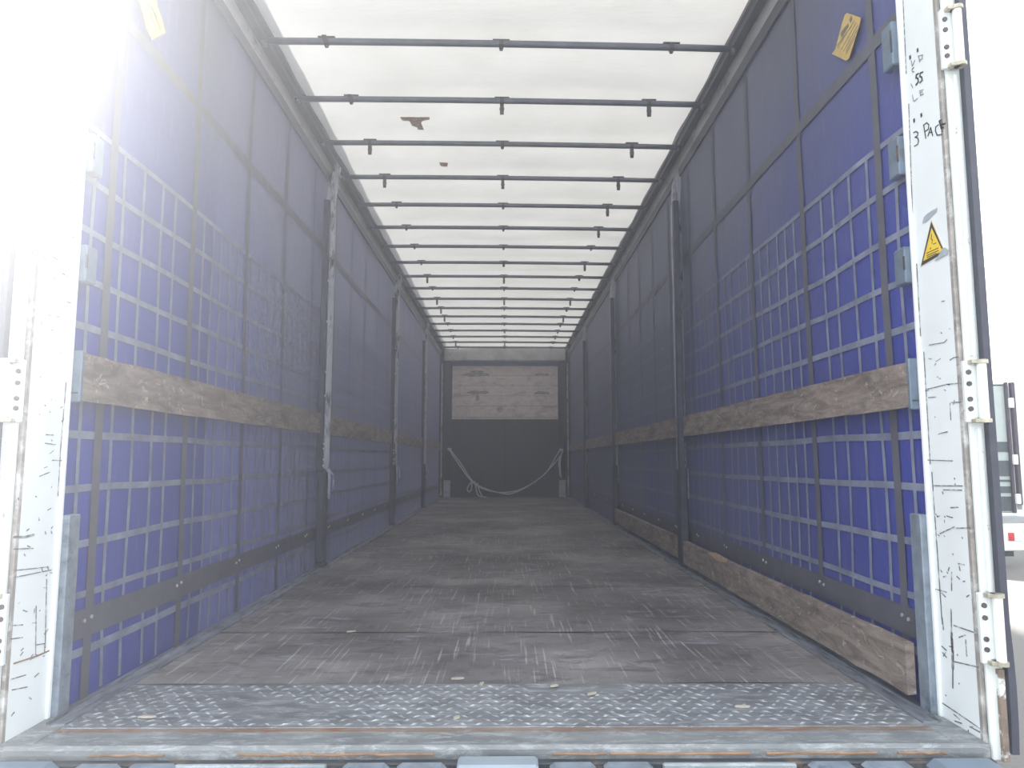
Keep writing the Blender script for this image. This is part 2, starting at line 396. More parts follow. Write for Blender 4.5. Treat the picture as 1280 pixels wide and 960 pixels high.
def curtain(s, name, label):
    m = MB(); m.open = True
    ys = frange(2.05, 13.55, .08); zs = frange(-.02, 2.73, .085)
    b = len(m.v)
    m.v += [Vector(cpt(s, y, z)) for y in ys for z in zs]
    nz_ = len(zs)
    for i in range(len(ys)-1):
        for j in range(nz_-1):
            q = [b+i*nz_+j, b+(i+1)*nz_+j, b+(i+1)*nz_+j+1, b+i*nz_+j+1]
            m.f.append(q if s < 0 else q[::-1]); m.m.append(0)
    def strip(pts_a, pts_b, mi):
        for k in range(len(pts_a)-1):
            q = [pts_a[k], pts_b[k], pts_b[k+1], pts_a[k+1]]
            m.add(q, [(0,1,2,3)], mi)
    for y in DK:
        wd = .042 if y < 4.5 else .036
        Z = frange(-.01, 2.72, .085)
        strip([cpt(s, y-wd/2, z, .005) for z in Z], [cpt(s, y+wd/2, z, .005) for z in Z], 1)
    for y in LT:
        Z = frange(.0, 1.705, .085); j = .004*noise.noise((y*7, 0, s))
        A, B = [], []
        for z in Z:
            yy = y + j + .010*noise.noise((y*5, z*2.2, 3+s))*(1.0 if z > .2 else 2.2)
            A.append(cpt(s, yy-.0085, z, .003)); B.append(cpt(s, yy+.0085, z, .003))
        strip(A, B, 2)
    Y = frange(2.05, 13.5, .08)
    for z, wd in HZ:
        A, B = [], []
        for y in Y:
            zz = z + .008*noise.noise((y*.8, z*9, s)) + .006*noise.noise((y*2.4, z*5, s))
            A.append(cpt(s, y, zz-wd*.42, .004)); B.append(cpt(s, y, zz+wd*.42, .004))
        strip(A, B, 2)
    for z, wd in ((2.06 if s > 0 else 2.15, .05), (.215, .085), (2.70, .06)):
        zf = (lambda y: z) if s > 0 else (lambda y: z)
        strip([cpt(s, y, zf(y)-wd/2, .006) for y in Y], [cpt(s, y, zf(y)+wd/2, .006) for y in Y], 1)
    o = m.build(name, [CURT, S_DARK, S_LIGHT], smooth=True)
    tag(o, label, 'wall', kind='structure')
    # buckle rivets on the bottom webbing
    rb = MB()
    for y in DK:
        for d in (-.018, .018):
            p = Vector(cpt(s, y+d-.01, .225+d*.15, .007)); rb.tube([p, p-Vector((s*.004, 0, 0))], .006, 8)
    build_each(rb, 'rivet', BOLT, o)
    return o
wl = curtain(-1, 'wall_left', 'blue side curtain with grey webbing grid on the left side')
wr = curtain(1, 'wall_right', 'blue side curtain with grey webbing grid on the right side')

# ---- roof tarpaulin
t = MB(); t.open = True
BY = [3.36+.568*i for i in range(18)]
def roofz(x, y):
    k = ((y-3.36) % .568)/.568
    sag = -.016*math.sin(math.pi*k)*(1-(abs(x)/1.25)**4)
    wr_ = .012*noise.noise((x*1.6, y*1.9, 2))*(1+.8*max(0, 1-abs(y-6.6)/1.2))
    edge = .02*max(0, (abs(x)-.95)/.3)*noise.noise((0, y*3.5, 4))
    return 2.80 + .02*(1-(x/1.2)**2) + sag + wr_ + edge
xs = frange(-1.23, 1.23, .06); ys = frange(1.9, 13.6, .0568)
t.v = [Vector((x, y, roofz(x, y))) for y in ys for x in xs]
for j in range(len(ys)-1):
    for i in range(len(xs)-1):
        a = j*len(xs)+i; t.f.append([a, a+1, a+1+len(xs), a+len(xs)]); t.m.append(0)
ceil = t.build('ceiling', TARP, smooth=True); tag(ceil, 'white translucent roof tarpaulin', 'ceiling', kind='structure')
for pts in ([(500,147),(503,151.5),(512,152),(515,158),(522,160),(522,162.5),(530,163),(526,154),(529,151.5),(537,150),(537,147)], [(549,206),(560,206.5),(559,211.5),(552,211),(550,209)]):
    q = [on_z(px, py, 2.79) for px, py in pts]
    pm = MB(); zz = min(roofz(p.x, p.y) for p in q) - .004
    pm.prism([(p.x, p.y) for p in q], 'z', zz, zz+.0015)
    tag(pm.build('patch', PATCH, ceil), 'brown torn tape patch')

# ---- roof rails (profile swept along the trailer)
for s, nm in ((-1, 'trim_3'), (1, 'trim_4')):
    r = MB()
    r.prism([(s*1.136, ZT+.004), (s*1.150, ZT-.008), (s*1.205, ZT-.004), (s*1.205, ZT+.05), (s*1.18, ZT+.075), (s*1.136, ZT+.075)], 'y', 1.86, 13.6, 0)
    r.prism([(s*1.150, ZT-.008), (s*1.155, ZT-.020), (s*1.163, ZT-.020), (s*1.165, ZT-.008)], 'y', 2.04, 13.6, 0)
    r.prism([(s*1.206, ZT+.05), (s*1.206, ZT-.01), (s*1.218, 2.705), (s*1.262, 2.705), (s*1.262, ZT+.05)], 'y', 1.86, 13.6, 1)
    r.prism([(s*1.218, 2.705), (s*1.222, 2.650), (s*1.234, 2.650), (s*1.234, 2.705)], 'y', 2.04, 13.6, 0)
    o = r.build(nm, [RAIL_D, RAIL_L]); tag(o, 'grey roof rail along the top of the %s curtain' % ('left' if s < 0 else 'right'), 'roof rail', kind='structure')

# ---- front bulkhead
f = MB(); f.box(-1.25, 1.25, 13.6, 13.66, -.03, 2.9)
for x in (-.66, -.33, 0, .33, .66): f.box(x-.012, x+.012, 13.592, 13.6, .02, 1.45, ch=.004)
o = f.build('wall_front', FRONT); tag(o, 'dark steel bulkhead at the front end of the load space', 'wall', kind='structure')
bl = MB(); bl.box(-1.02, 1.03, 13.575, 13.6, 2.478, 2.56); bl.build('header_strip', FBLUE, o)['label'] = 'dark blue painted header strip'
o2 = MB(); o2.box(-1.145, 1.145, 13.40, 13.6, 2.557, 2.785, ch=.008); o2.box(-1.13, 1.13, 13.385, 13.4, 2.565, 2.59); 
for x in (-1.06, -.5, .02, .5, 1.06): o2.tube([(x, 13.40, 2.67), (x, 13.392, 2.67)], .012, 8)
o = o2.build('trim_5', RAIL_L); tag(o, 'pale metal beam across the top of the bulkhead', 'beam', kind='structure')

# ================================================================ THINGS
# ---- bulkhead board panel
bp = MB(); zb = [1.456, 1.50, 1.71, 1.905, 2.10, 2.29, 2.478]
for a, b in zip(zb[:-1], zb[1:]): bp.box(-1.0, 1.01, 13.565, 13.598, a+.003, b-.003, ch=.003)
o = bp.build('board_panel', WOODP, base=(0, 13.58, 1.456)); tag(o, 'pale scuffed wooden board panel fixed to the dark bulkhead', 'panel')
bs = MB()
for x0, x1, z0, z1 in ((-.83,-.28,2.27,2.35), (-.72,-.30,1.93,2.00), (.52,.86,1.93,1.99), (-.55,-.48,1.80,1.92), (-.15,-.03,1.60,1.70), (.55,.85,2.28,2.34), (-.66,-.4,2.33,2.39)):
    n_ = 14; P = []
    for k in range(n_):
        a = 2*math.pi*k/n_; q = 1+.5*noise.noise((math.cos(a)*2, math.sin(a)*2, x0*7))
        P.append(((x0+x1)/2+(x1-x0)/2*math.cos(a)*q, (z0+z1)/2+(z1-z0)/2*math.sin(a)*q))
    bs.prism(P, 'y', 13.5645, 13.5635)
build_each(bs, 'scuff_mark', simple('dark_scuff', (140, 130, 130), .7, var=.3, scale=30, stretch=(1,1,4), dirt=(196,184,180), dirt_at=(.45,.6), dscale=12), o, 'black pallet scuffs')

# ---- corner posts at the bulkhead
def corner(s, label):
    r = thing('corner_post', (s*1.19, 13.5, 0), label, 'corner post', 'corner posts at the bulkhead')
    m = MB(); m.prism([(s*1.02, 13.56), (s*1.02, 13.54), (s*1.12, 13.5), (s*1.145, 13.40), (s*1.225, 13.40), (s*1.225, 13.56)], 'z', 0.005, 2.56); m.build('column', FRONT, r)
    m = MB(); z = .05
    while z < 2.4:
        h = random.uniform(.03, .16); m.box(s*1.165, s*1.185, 13.392, 13.40, z, z+h, mi=random.choice((0, 0, 1))); z += h + random.uniform(.02, .12)
    m.box(s*1.17, s*1.19, 13.398, 13.402, .04, 2.5, mi=0)
    m.build('hinge_strip', [RAIL_L, REDM], r)
    m = MB(); m.box(s*1.005, s*1.13, 13.375, 13.388, .01, .317, ch=.006)
    m.prism([(13.39, .01), (13.50, .01), (13.50, .317), (13.39, .317)], 'x', s*1.118, s*1.13)
    m.build('kick_plate', simple('kick_plate_white', (170, 178, 190), .5, .1, var=.2, scale=20, dirt=(110,110,118)), r)['label'] = 'pale scuffed kick plate'
corner(-1, 'dark front corner post left of the bulkhead with pale kick plate at its foot')
corner(1, 'dark front corner post right of the bulkhead with pale kick plate at its foot')

# ---- rope slung across the bulkhead
def rp(seq, yy=13.36): return [on_y(540+a/4.361, 420+b/4.364, yy) for a, b in seq]
def smoothpts(P, n=6):
    out = []
    for i in range(len(P)-1):
        p0, p1, p2, p3 = P[max(i-1, 0)], P[i], P[i+1], P[min(i+2, len(P)-1)]
        for k in range(n):
            t_ = k/n; out.append(.5*((2*p1)+(p2-p0)*t_+(2*p0-5*p1+4*p2-p3)*t_*t_+(3*p1-p0-3*p2+p3)*t_**3))
    out.append(P[-1]); return out
ro = MB()
for seq in ([(92,618),(150,705),(215,792),(270,830),(340,850),(400,853),(480,838),(560,795),(630,735),(680,650),(700,622)],
            [(97,616),(160,700),(225,795),(300,836),(380,857),(430,860),(500,832),(590,775),(650,715),(700,655),(714,622)],
            [(215,795),(193,828),(200,850),(214,838),(217,798)],
            [(235,798),(243,845),(255,872),(300,880)], [(246,800),(256,838),(272,872)],
            [(697,655),(692,700),(700,770)], [(704,650),(698,700),(704,772)]):
    ro.tube(smoothpts(rp(seq)), .011, 8)
for px, py in ((95, 617), (704, 622), (228, 798)):
    c = rp([(px, py)])[0]; ro.tube([c-Vector((.035,0,0)), c+Vector((.035,0,0))], .022, 8)
o = ro.build('rope', ROPE, base=tuple(rp([(350, 870)])[0]), smooth=True); tag(o, 'grey doubled rope sagging between the two front corner posts', 'rope')

# ---- side posts
def side_post(label):
    r = thing('side_post', (0, 0, 0), label, 'post', 'sliding posts between the side curtain bays')   # local: +x is outwards
    m = MB(); m.prism([(-.035, -.018), (-.035, .018), (-.022, .030), (.02, .030), (.02, -.030), (-.022, -.030)], 'z', .62, 2.46)
    m.prism([(-.042, -.006), (-.035, -.012), (-.035, .012), (-.042, .006)], 'z', .66, 2.44)
    m.build('shaft', POST, r)
    m = MB()   # perforated carrier plate on the rear flank
    m.box(-.012, .026, -.075, -.031, .62, 2.46, ch=.003); m.build('slat_carrier', POSTD, r)['label'] = 'dark perforated plate'
    m = MB()
    for z in (1.9, 1.62, 1.28, 1.12, .80, .77, .70, .66):
        m.tube([(-.012, -.053, z), (-.018, -.053, z)], .008, 8)
    build_each(m, 'bolt', BOLT, r)
    m = MB(); m.box(-.030, .022, -.06, .045, .03, .64, ch=.008); m.box(-.038, -.030, -.02, .02, .30, .60, ch=.003); m.box(-.034, .022, -.07, .05, .008, .03, ch=.003)
    m.build('foot_sleeve', POSTD, r)['label'] = 'dark steel foot sleeve'
    m = MB(); m.prism([(-.035, 2.46), (.02, 2.46), (.01, 2.60), (-.015, 2.70), (-.045, 2.745), (-.065, 2.72), (-.05, 2.62)], 'y', -.022, .022)
    m.tube([(-.055, -.03, 2.66), (-.055, .03, 2.66)], .014, 10)
    m.build('head_bracket', POST, r)
    m = MB(); m.box(-.052, -.036, -.012, .012, .44, .64, ch=.004); m.tube([(-.05, 0, .62), (-.07, 0, .60), (-.075, 0, .50)], .006, 8)
    m.build('latch_lever', POST, r)
    return r
nms = {0: 'nearest', 1: 'middle', 2: 'farthest'}
proto = None
for i, y in enumerate((4.80, 7.76, 10.6)):
    for s in (-1, 1):
        lb = 'grey steel side post along the %s curtain, %s of three' % ('left' if s < 0 else 'right', nms[i])
        if proto is None: proto = o = side_post(lb)
        else: o = copy_tree(proto)
        o['label'] = lb; o.location = (s*1.19, y, 0)
        if s < 0: o.scale = (-1, 1, 1)

# ---- side slats
def slat(x0, x1, y0, y1, z0, z1, label, group, seed):
    m = MB(); ny = 26
    def e(y, k): return .004*noise.noise((y*6, k, seed)) + .003*noise.noise((y*18, k, seed))
    prof = lambda y: [(x0, z0+e(y, 1)), (x1, z0+e(y, 1)+.002), (x1, z1+e(y, 2)), (x0, z1+e(y, 3)-.002)]
    Y = [y0+(y1-y0)*k/ny for k in range(ny+1)]
    vs = [(p[0], y, p[1]) for y in Y for p in prof(y)]
    fs = [(k*4+a, k*4+(a+1) % 4, k*4+4+(a+1) % 4, k*4+4+a) for k in range(ny) for a in range(4)] + [(3,2,1,0), (ny*4, ny*4+1, ny*4+2, ny*4+3)]
    m.add(vs, fs)
    o = m.build('cargo_plank', WOOD, base=((x0+x1)/2, (y0+y1)/2, z0)); tag(o, label, 'slat', group)
    return o
bays = [(2.062, 4.715), (4.84, 7.675), (7.80, 10.515), (10.64, 13.39)]
words = ['nearest', 'second', 'third', 'farthest']
for s in (-1, 1):
    for i, (a, b) in enumerate(bays):
        z0, z1 = (.868, 1.008) if s < 0 else (.85, .985)
        slat(s*1.192, s*1.216, a, b, z0, z1, 'brown wooden slat at mid height on the %s curtain, %s bay' % ('left' if s < 0 else 'right', words[i]), 'mid height wooden side slats', i*3+s)
low = slat(1.168, 1.194, 2.11, 4.70, .035, .178, 'brown wooden slat lying low on the right curtain, nearest bay', 'low wooden slats on the right', 31)
slat(1.172, 1.198, 4.86, 7.66, .05, .185, 'brown wooden slat lying low on the right curtain, second bay', 'low wooden slats on the right', 37)
sp = MB(); P = [on_x(820+a/5.336, 540+b/5.333, 1.167) for a, b in ((345,800),(400,803),(480,850),(470,870),(420,862),(375,830))]
sp.prism([(p.y, p.z) for p in P], 'x', 1.1675, 1.1655); sp.build('split_patch', CHIP, low, base=None)['label'] = 'fresh split in pale wood'

# end brackets of the near slats
# ---- roof bows
hooks = {0: 'u..', 1: 'udd', 2: 'd.d', 3: 'ddd', 4: '..d', 5: '..d', 6: '...', 7: '.sd', 8: 'dds', 9: '...', 10: 'ddd', 11: 'd.s', 12: 'd.d', 13: '..s', 14: '.ss', 15: 's.s', 16: 'dd.', 17: '...'}
ordn = ['first', 'second', 'third', 'fourth', 'fifth', 'sixth', 'seventh', 'eighth', 'ninth', 'tenth', 'eleventh', 'twelfth', 'thirteenth', 'fourteenth', 'fifteenth', 'sixteenth', 'seventeenth', 'eighteenth']
tube_me = None
def hook_mb(kind, x):
    m = MB()
    if kind == 'u': m.prism([(-.012, .0), (-.055, .004), (-.066, -.004), (-.055, -.012), (-.012, -.012)], 'x', x-.010, x+.010)
    else:
        h = .078 if kind == 'd' else .04
        m.prism([(-.010, -.018), (.010, -.018), (.010, -h+.016), (0, -h), (-.010, -h+.016)], 'x', x-.011, x+.011)
        m.tube([(x-.014, 0, -h*.55), (x+.014, 0, -h*.55)], .006, 8)
    return m
bowp = None; parts_cache = {}
for i, y in enumerate(BY):
    z = 2.745
    r = thing('roof_bow', (0, y, z), '%s dark roof bow counted from the open rear end' % ordn[i], 'roof bow', 'tubular roof bows under the tarpaulin')
    r.rotation_euler = (0, 0, math.atan2(.05, 2.3))
    if i == 0:
        m = MB(); n_ = 12
        m.tube([(-1.145+2.29*k/n_, 0, .006*(1-((k-n_/2)/(n_/2))**2)) for k in range(n_+1)], .0165, 12)
        m.tube([(-1.18, 0, -.002), (-1.13, 0, 0)], .009, 10); m.tube([(1.13, 0, 0), (1.18, 0, -.002)], .009, 10)
        m.tube([(-1.172, 0, -.012), (-1.155, 0, -.012)], .016, 8); m.tube([(1.172, 0, -.012), (1.155, 0, -.012)], .016, 8)
        tb = m.build('tube', BAR, None, smooth=True); tb.parent = r; tube_me = tb
    else:
        c = tube_me.copy(); C.objects.link(c); c.parent = r
    for k, x in enumerate((-.86, .0, .85)):
        if 'clip' not in parts_cache:
            m = MB(); m.box(-.042, .042, -.012, .012, .019, .026, ch=.002); m.tube([(-.011, 0, .004), (.011, 0, .004)], .0215, 12)
            m.box(-.009, .009, -.012, .012, -.026, -.014, ch=.003)
            cl = m.build('clip', CLIP); parts_cache['clip'] = cl
        else:
            cl = parts_cache['clip'].copy(); C.objects.link(cl)
        cl.parent = r; cl.location = (x, 0, 0)
        hk = hooks[i][k]
        if hk != '.':
            if hk not in parts_cache: h = hook_mb(hk, 0).build('hook', CLIP); parts_cache[hk] = h
            else: h = parts_cache[hk].copy(); C.objects.link(h)
            h.parent = cl

# ---- rear sill
sl = thing('rear_sill', (0, 1.9, 0), 'worn steel threshold with chequer plate across the open rear end', 'sill')
m = MB(); m.box(-1.137, 1.137, 1.962, 2.33, -.06, .003, ch=.003)
cp = m.build('chequer_plate', CHECK, sl)
m = MB(); ry = 0
y = 1.985
while y < 2.325:
    x = -1.12 + (.021 if ry % 2 else 0)
    while x < 1.12:
        a = math.radians(38 if (ry + int(round(x/.043))) % 2 else -38); L_, W_ = .014, .0045
        keep = noise.noise((x*2.2, y*6, 7)) > -.22
        if keep:
            ca, sa = math.cos(a), math.sin(a)
            P = [(x+ca*u-sa*v, y+sa*u+ca*v) for u, v in ((L_, 0), (0, W_), (-L_, 0), (0, -W_))]
            m.add([(p[0], p[1], .003) for p in P] + [(x, y, .0062)], [(0,1,4), (1,2,4), (2,3,4), (3,0,4)])
        x += .043
    y += .029; ry += 1
m.open = True; m.build('tread_stud', sill_mat('tread_stud_steel', (128, 131, 138), (160, 164, 170), (206, 210, 218), (112, 96, 84), (.68, .8)), sl)['kind'] = 'stuff'
m = MB(); m.box(-1.19, 1.19, 1.94, 1.964, -.05, .0015); m.build('rusty_seam', RUST, sl)['label'] = 'rust-brown weld seam'
m = MB(); m.box(-1.195, 1.195, 1.862, 1.94, -.06, .0, ch=.002)
m.prism([(1.862, -.06), (1.862, -.002), (1.850, .006), (1.835, .007), (1.824, .0), (1.824, -.012), (1.83, -.06)], 'x', -1.192, 1.192)
m.box(-1.19, 1.19, 1.826, 1.9, -.10, -.02); m.build('edge_beam', SILL, sl)
m = MB(); m.box(1.14, 1.22, 1.84, 2.06, -.05, .002, ch=.002); m.box(-1.22, -1.14, 1.84, 2.06, -.05, .002, ch=.002); build_each(m, 'corner_plate', SILL, sl)
m = MB()
for a, b in ((.14, .27), (.28, .62), (.66, .93), (-.62, -.40), (-.98, -.80), (.98, 1.10), (-.40, -.15)):
    P = [(a+(b-a)*k/8, 1.822, -.0105+.0035*noise.noise((a*9+k*.7, 2, 1))) for k in range(9)]; m.tube(P, .0028, 6)
build_each(m, 'weld_bead', WELD, sl, 'orange rusted weld line')
m = MB(); m.box(-1.21, 1.21, 1.80, 1.826, -.32, -.022, ch=.004); m.build('rear_face', DARKM, sl)['label'] = 'dark rear face under the edge'
fp = MB()
def worn(x0, x1): fp.box(x0, x1, 1.785, 1.80, -.30, -.020, ch=.004)
for a, b in ((-.76, -.40), (.40, .72)): worn(a, b)
build_each(fp, 'face_plate', WORNW, sl, 'light worn steel plate')
pl = MB(); pl.box(-.088, .102, 1.74, 1.80, -.25, -.004, ch=.006); pl.build('centre_plate', simple('plate_pale', (146, 158, 170), .5, .1, var=.08, scale=10, dirt=(150,158,166)), sl)['label'] = 'pale blue-grey centre plate'
# lock keepers on the rear face
def keeper(x0, x1, label):
    r = thing('lock_keeper', ((x0+x1)/2, 1.77, -.05), label, 'lock keeper', 'door lock keepers under the rear edge')
    w_ = x1-x0
    m = MB(); m.box(x0, x1, 1.76, 1.80, -.16, -.026, ch=.006); m.build('base', DARKM, r)
    m = MB()
    for a, b in ((x0+.01, x0+w_*.45), (x0+w_*.52, x1-.01)):
        m.prism([(a, -.024), (a+.012, -.016), (b-.012, -.016), (b, -.026), (b-.02, -.038), ((a+b)/2+.02, -.030), ((a+b)/2-.02, -.030), (a+.02, -.036)], 'y', 1.735, 1.79)
    m.tube([(x0+w_*.49, 1.74, -.15), (x0+w_*.49, 1.74, -.028)], .012, 10)
    build_each(m, 'jaw', GALV, r)
    m = MB(); m.tube([(x0+w_*.25, 1.733, -.055), (x0+w_*.25, 1.76, -.055)], .016, 10); m.tube([(x0+w_*.78, 1.733, -.055), (x0+w_*.78, 1.76, -.055)], .016, 10); build_each(m, 'cam', CLIP, r)
keeper(-1.0, -.74, 'steel lock keeper under the rear edge, leftmost of four')
keeper(-.37, -.105, 'steel lock keeper just left of the pale centre plate')
keeper(.12, .385, 'steel lock keeper just right of the pale centre plate')
keeper(.735, 1.0, 'steel lock keeper under the rear edge, rightmost of four')
for s in (-1, 1):
    m = MB(); m.prism([(s*1.035, -.30), (s*1.035, -.03), (s*1.055, -.014), (s*1.185, -.014), (s*1.20, -.03), (s*1.20, -.30)], 'y', 1.74, 1.80)
    o = m.build('corner_buffer', simple('buffer_grey', (112, 126, 142), .55, .1, var=.12, scale=12), base=(s*1.12, 1.77, -.15))
    tag(o, 'blue-grey corner buffer under the %s door post' % ('left' if s < 0 else 'right'), 'buffer', 'corner buffers under the rear edge')

# ---- rear door posts
def rearpost(s, label):
    r = thing('rear_door_post', (s*1.25, 1.94, -.03), label, 'door post', 'white rear door posts')
    m = MB(); m.box(s*1.22, s*1.268, 1.870, 2.04, -.03, 2.86, ch=.006); m.build('jamb', WHITEP, r)
    m = MB(); m.box(s*1.2195, s*1.232, 1.862, 1.877, -.03, 2.86, ch=.002); m.build('chipped_edge', CHIPPED, r)['label'] = 'chipped dark edge strip'
    m = MB(); m.box(s*1.212, s*1.222, 2.03, 2.045, .0, 2.8, ch=.003); m.build('inner_fold', WHITEP, r)
    m = MB(); m.box(s*1.196, s*1.222, 2.045, 2.10, .0, .545, ch=.003); m.build('gusset_plate', GALV, r)['label'] = 'galvanised gusset plate'
    for z0, z1 in ((1.89, 2.03), (1.545, 1.665), (1.215, 1.325)):
        m = MB(); m.box(s*1.196, s*1.224, 2.046, 2.105, z0, z1, ch=.004); m.box(s*1.194, s*1.197, 2.047, 2.053, z0+.04, z1-.03, mi=1)
        m.build('slat_holder', [BRACK, DARKM], r)['label'] = 'blue-grey slat holder'
    z0, z1 = (.845, .99) if s > 0 else (.865, 1.01)
    m = MB(); m.box(s*1.190, s*1.222, 2.046, 2.061, z0-.002, z1+.002, ch=.003); m.box(s*1.195, s*1.215, 2.044, 2.047, z0+.022, z0+.026, mi=1)
    m.build('slat_holder', [BRACK, DARKM], r)['label'] = 'blue-grey slat end holder'
    m = MB(); m.box(s*1.269, s*1.282, 1.868, 2.03, -.05, 2.86); m.build('outer_channel', WHITED, r)
    # scratches and handwriting on the inward face
    X = s*1.2195
    def st(mb, pts, wd): mb.stroke_yz([(p.y, p.z) for p in (on_x(a, b, X) for a, b in pts)], X, wd, s)
    sm = MB()
    if s > 0:
        k1 = lambda L_: [(1120+a/4.8, 580+b/4.8) for a, b in L_]; k2 = lambda L_: [(1120+a/4.8, 400+b/4.8) for a, b in L_]; k3 = lambda L_: [(1100+a/4.8, 760+b/4.8) for a, b in L_]
        for q in ([(240,300),(252,318)], [(305,312),(340,322)], [(265,418),(355,375)], [(365,385),(450,383)], [(254,422),(260,430)], [(288,425),(293,434)], [(375,598),(410,604)], [(270,638),(276,648)], [(307,646),(311,656)], [(335,650),(335,760)], [(230,748),(305,770)], [(285,155),(395,157)], [(228,130),(400,132)], [(330,262),(372,260)], [(380,612),(386,640)], [(398,440),(400,446)]): st(sm, k1(q), .0028)
        for q in ([(190,415),(310,385),(375,380)], [(330,495),(390,492)], [(200,150),(290,135),(305,118)], [(325,240),(350,224),(380,222)], [(270,75),(276,80)], [(325,500),(330,600)], [(190,840),(340,845)], [(195,465),(240,462)], [(270,680),(310,670)]): st(sm, k2(q), .0022)
        for q in ([(445,105),(590,155)], [(515,190),(522,290)], [(440,320),(590,355)], [(372,568),(480,640),(600,722)], [(540,712),(600,745)], [(450,678),(490,692)], [(375,60),(382,130)], [(372,230),(400,255)]): st(sm, k3(q), .003)
        st(sm, k3([(428,8),(430,150),(436,240)]), .0035); st(sm, k3([(430,150),(437,260),(438,360)]), .009); st(sm, k3([(438,360),(438,480)]), .004)
        for a, b in (((1129, 0), (1133, 92)), ((1136, 130), (1142, 300)), ((1146, 330), (1151, 420)), ((1155, 440), (1163, 580)), ((1165, 590), (1178, 780))): st(sm, [a, b], .0028)
    else:
        k1 = lambda L_: [(a/2.667, 600+b/2.667) for a, b in L_]; k2 = lambda L_: [(a/4.364, 400+b/4.364) for a, b in L_]
        for q in ([(45,190),(80,190),(112,183)],): st(sm, k1(q), .006)
        for q in ([(45,230),(110,228)], [(45,325),(170,300)], [(45,302),(160,290)], [(120,420),(118,580)], [(120,550),(148,545),(148,572)], [(35,530),(75,525)], [(40,485),(75,483)], [(35,665),(85,650)], [(150,172),(152,180)], [(170,170),(172,178)], [(139,296),(141,303)], [(159,294),(161,301)], [(128,125),(130,135)], [(155,330),(150,560)], [(60,60),(62,66)], [(40,700),(90,690)]): st(sm, k1(q), .0026)
        for q in ([(360,340),(330,700),(315,960)], [(285,765),(355,768)], [(250,625),(290,628)], [(245,672),(300,680)], [(269,498),(273,504)], [(215,852),(270,830)], [(280,655),(284,660)]): st(sm, k2(q), .0026)
        rs = MB(); st(rs, k1([(45,612),(120,588),(170,566)]), .004); rs.build('rust_streak', WELD, r)
    rr = random.Random(5+s)
    for _ in range(70):
        y_ = rr.uniform(1.89, 2.02); z_ = rr.uniform(0, 2.0)**1.0; L_ = rr.uniform(.004, .03)
        if s > 0 and z_ > 1.15: continue
        dy = rr.uniform(-1, 1); sm.stroke_yz([(y_, z_), (y_+dy*L_, z_+rr.uniform(-.5, .5)*L_)], X, rr.uniform(.0012, .003), s)
    sm.build('scratch_mark', SCRATCH, r)['kind'] = 'stuff'
    if s > 0:
        K = lambda L_: [(1120+a/5.333, b/5.333) for a, b in L_]
        hw = MB()
        for q in ([(152,491),(137,497),(134,520),(147,522),(150,545),(134,566)], [(180,481),(163,488),(160,510),(172,514),(176,535),(160,552)]): st(hw, K(q), .0045)
        for q in ([(118,885),(135,876),(148,885),(145,905),(128,915),(146,920),(152,940),(146,962),(124,975)], [(185,832),(200,922)], [(184,836),(205,818),(220,832),(217,860),(196,876)], [(214,908),(232,850),(246,905)], [(220,886),(242,880)], [(284,832),(266,846),(264,872),(276,902),(308,895)], [(306,812),(310,880)]): st(hw, K(q), .003)
        for q in ([(290,806),(304,856),(318,850)], [(290,808),(302,802)], [(296,832),(330,824)]): st(hw, K(q), .005)
        for a, b in ((145,335), (95,382), (170,768), (122,803)): st(hw, K([(a-1, b-8), (a+1, b+8)]), .007)
        hw.build('marker_writing', BLACK, r)['label'] = 'black handwriting 55 and 3PAL'
        fw = MB()
        for q in ([(103,405),(110,442),(126,402)], [(150,372),(160,412)], [(150,374),(178,366),(176,392),(157,402)], [(120,450),(108,460),(110,478),(122,478)], [(110,632),(120,676),(145,655)], [(182,598),(160,605),(165,636),(184,626)], [(160,620),(176,612)], [(100,560),(112,582)]): st(fw, K(q), .0028)
        fw.build('faded_writing', GREYINK, r)['label'] = 'faded grey handwriting'
        tp = MB(); P = [on_x(1130+a/9.6, 250+b/9.6, X) for a, b in ((280,165),(400,90),(395,140),(265,270),(225,282),(240,205))]
        tp.prism([(p.y, p.z) for p in P], 'x', X, X-.001); tp.build('tape_residue', TAPEG, r)['label'] = 'torn grey tape residue'
    return r
rearpost(-1, 'sunlit white door post at the left of the open rear')
rearpost(1, 'white door post at the right of the open rear with black handwriting')

# ---- warning triangle sticker
def tri(pts, x0, x1, mat, name, parent=None, label=None):
    P = [on_x(1130+a/9.6, 250+b/9.6, 1.2195) for a, b in pts]; m = MB(); m.prism([(p.y, p.z) for p in P], 'x', x0, x1)
    o = m.build(name, mat, parent)
    if label: o['label'] = label
    return o
c0 = on_x(1164, 310, 1.2195)
ws = thing('warning_sticker', tuple(c0), 'yellow and black triangular warning sticker on the right door post', 'sticker')
X = 1.2195
tri([(332,235),(482,585),(455,610),(470,640),(200,808)], X, X-.001, CREAM, 'cream_border', ws)
tri([(333,262),(474,585),(440,625),(425,665),(212,790)], X-.001, X-.002, BLACK, 'black_border', ws)
tri([(342,338),(466,598),(440,628),(243,732)], X-.002, X-.003, YELW, 'yellow_face', ws)
tri([(474,580),(500,570),(538,600),(530,650),(380,730),(430,660)], X-.001, X-.0035, TAPEG, 'peeled_corner', ws, 'grey peeled corner')
sy = MB()
for q in ([(345,408),(341,468),(356,482),(350,500)], [(349,512),(353,520)], [(325,590),(335,575)], [(365,530),(400,515)], [(285,640),(425,575)], [(288,668),(430,605)], [(290,690),(405,640)]):
    P = [on_x(1130+a/9.6, 250+b/9.6, X) for a, b in q]; sy.stroke_yz([(p.y, p.z) for p in P], X-.003, .0022, 1, t=.0006)
sy.build('symbol', BLACK, ws)

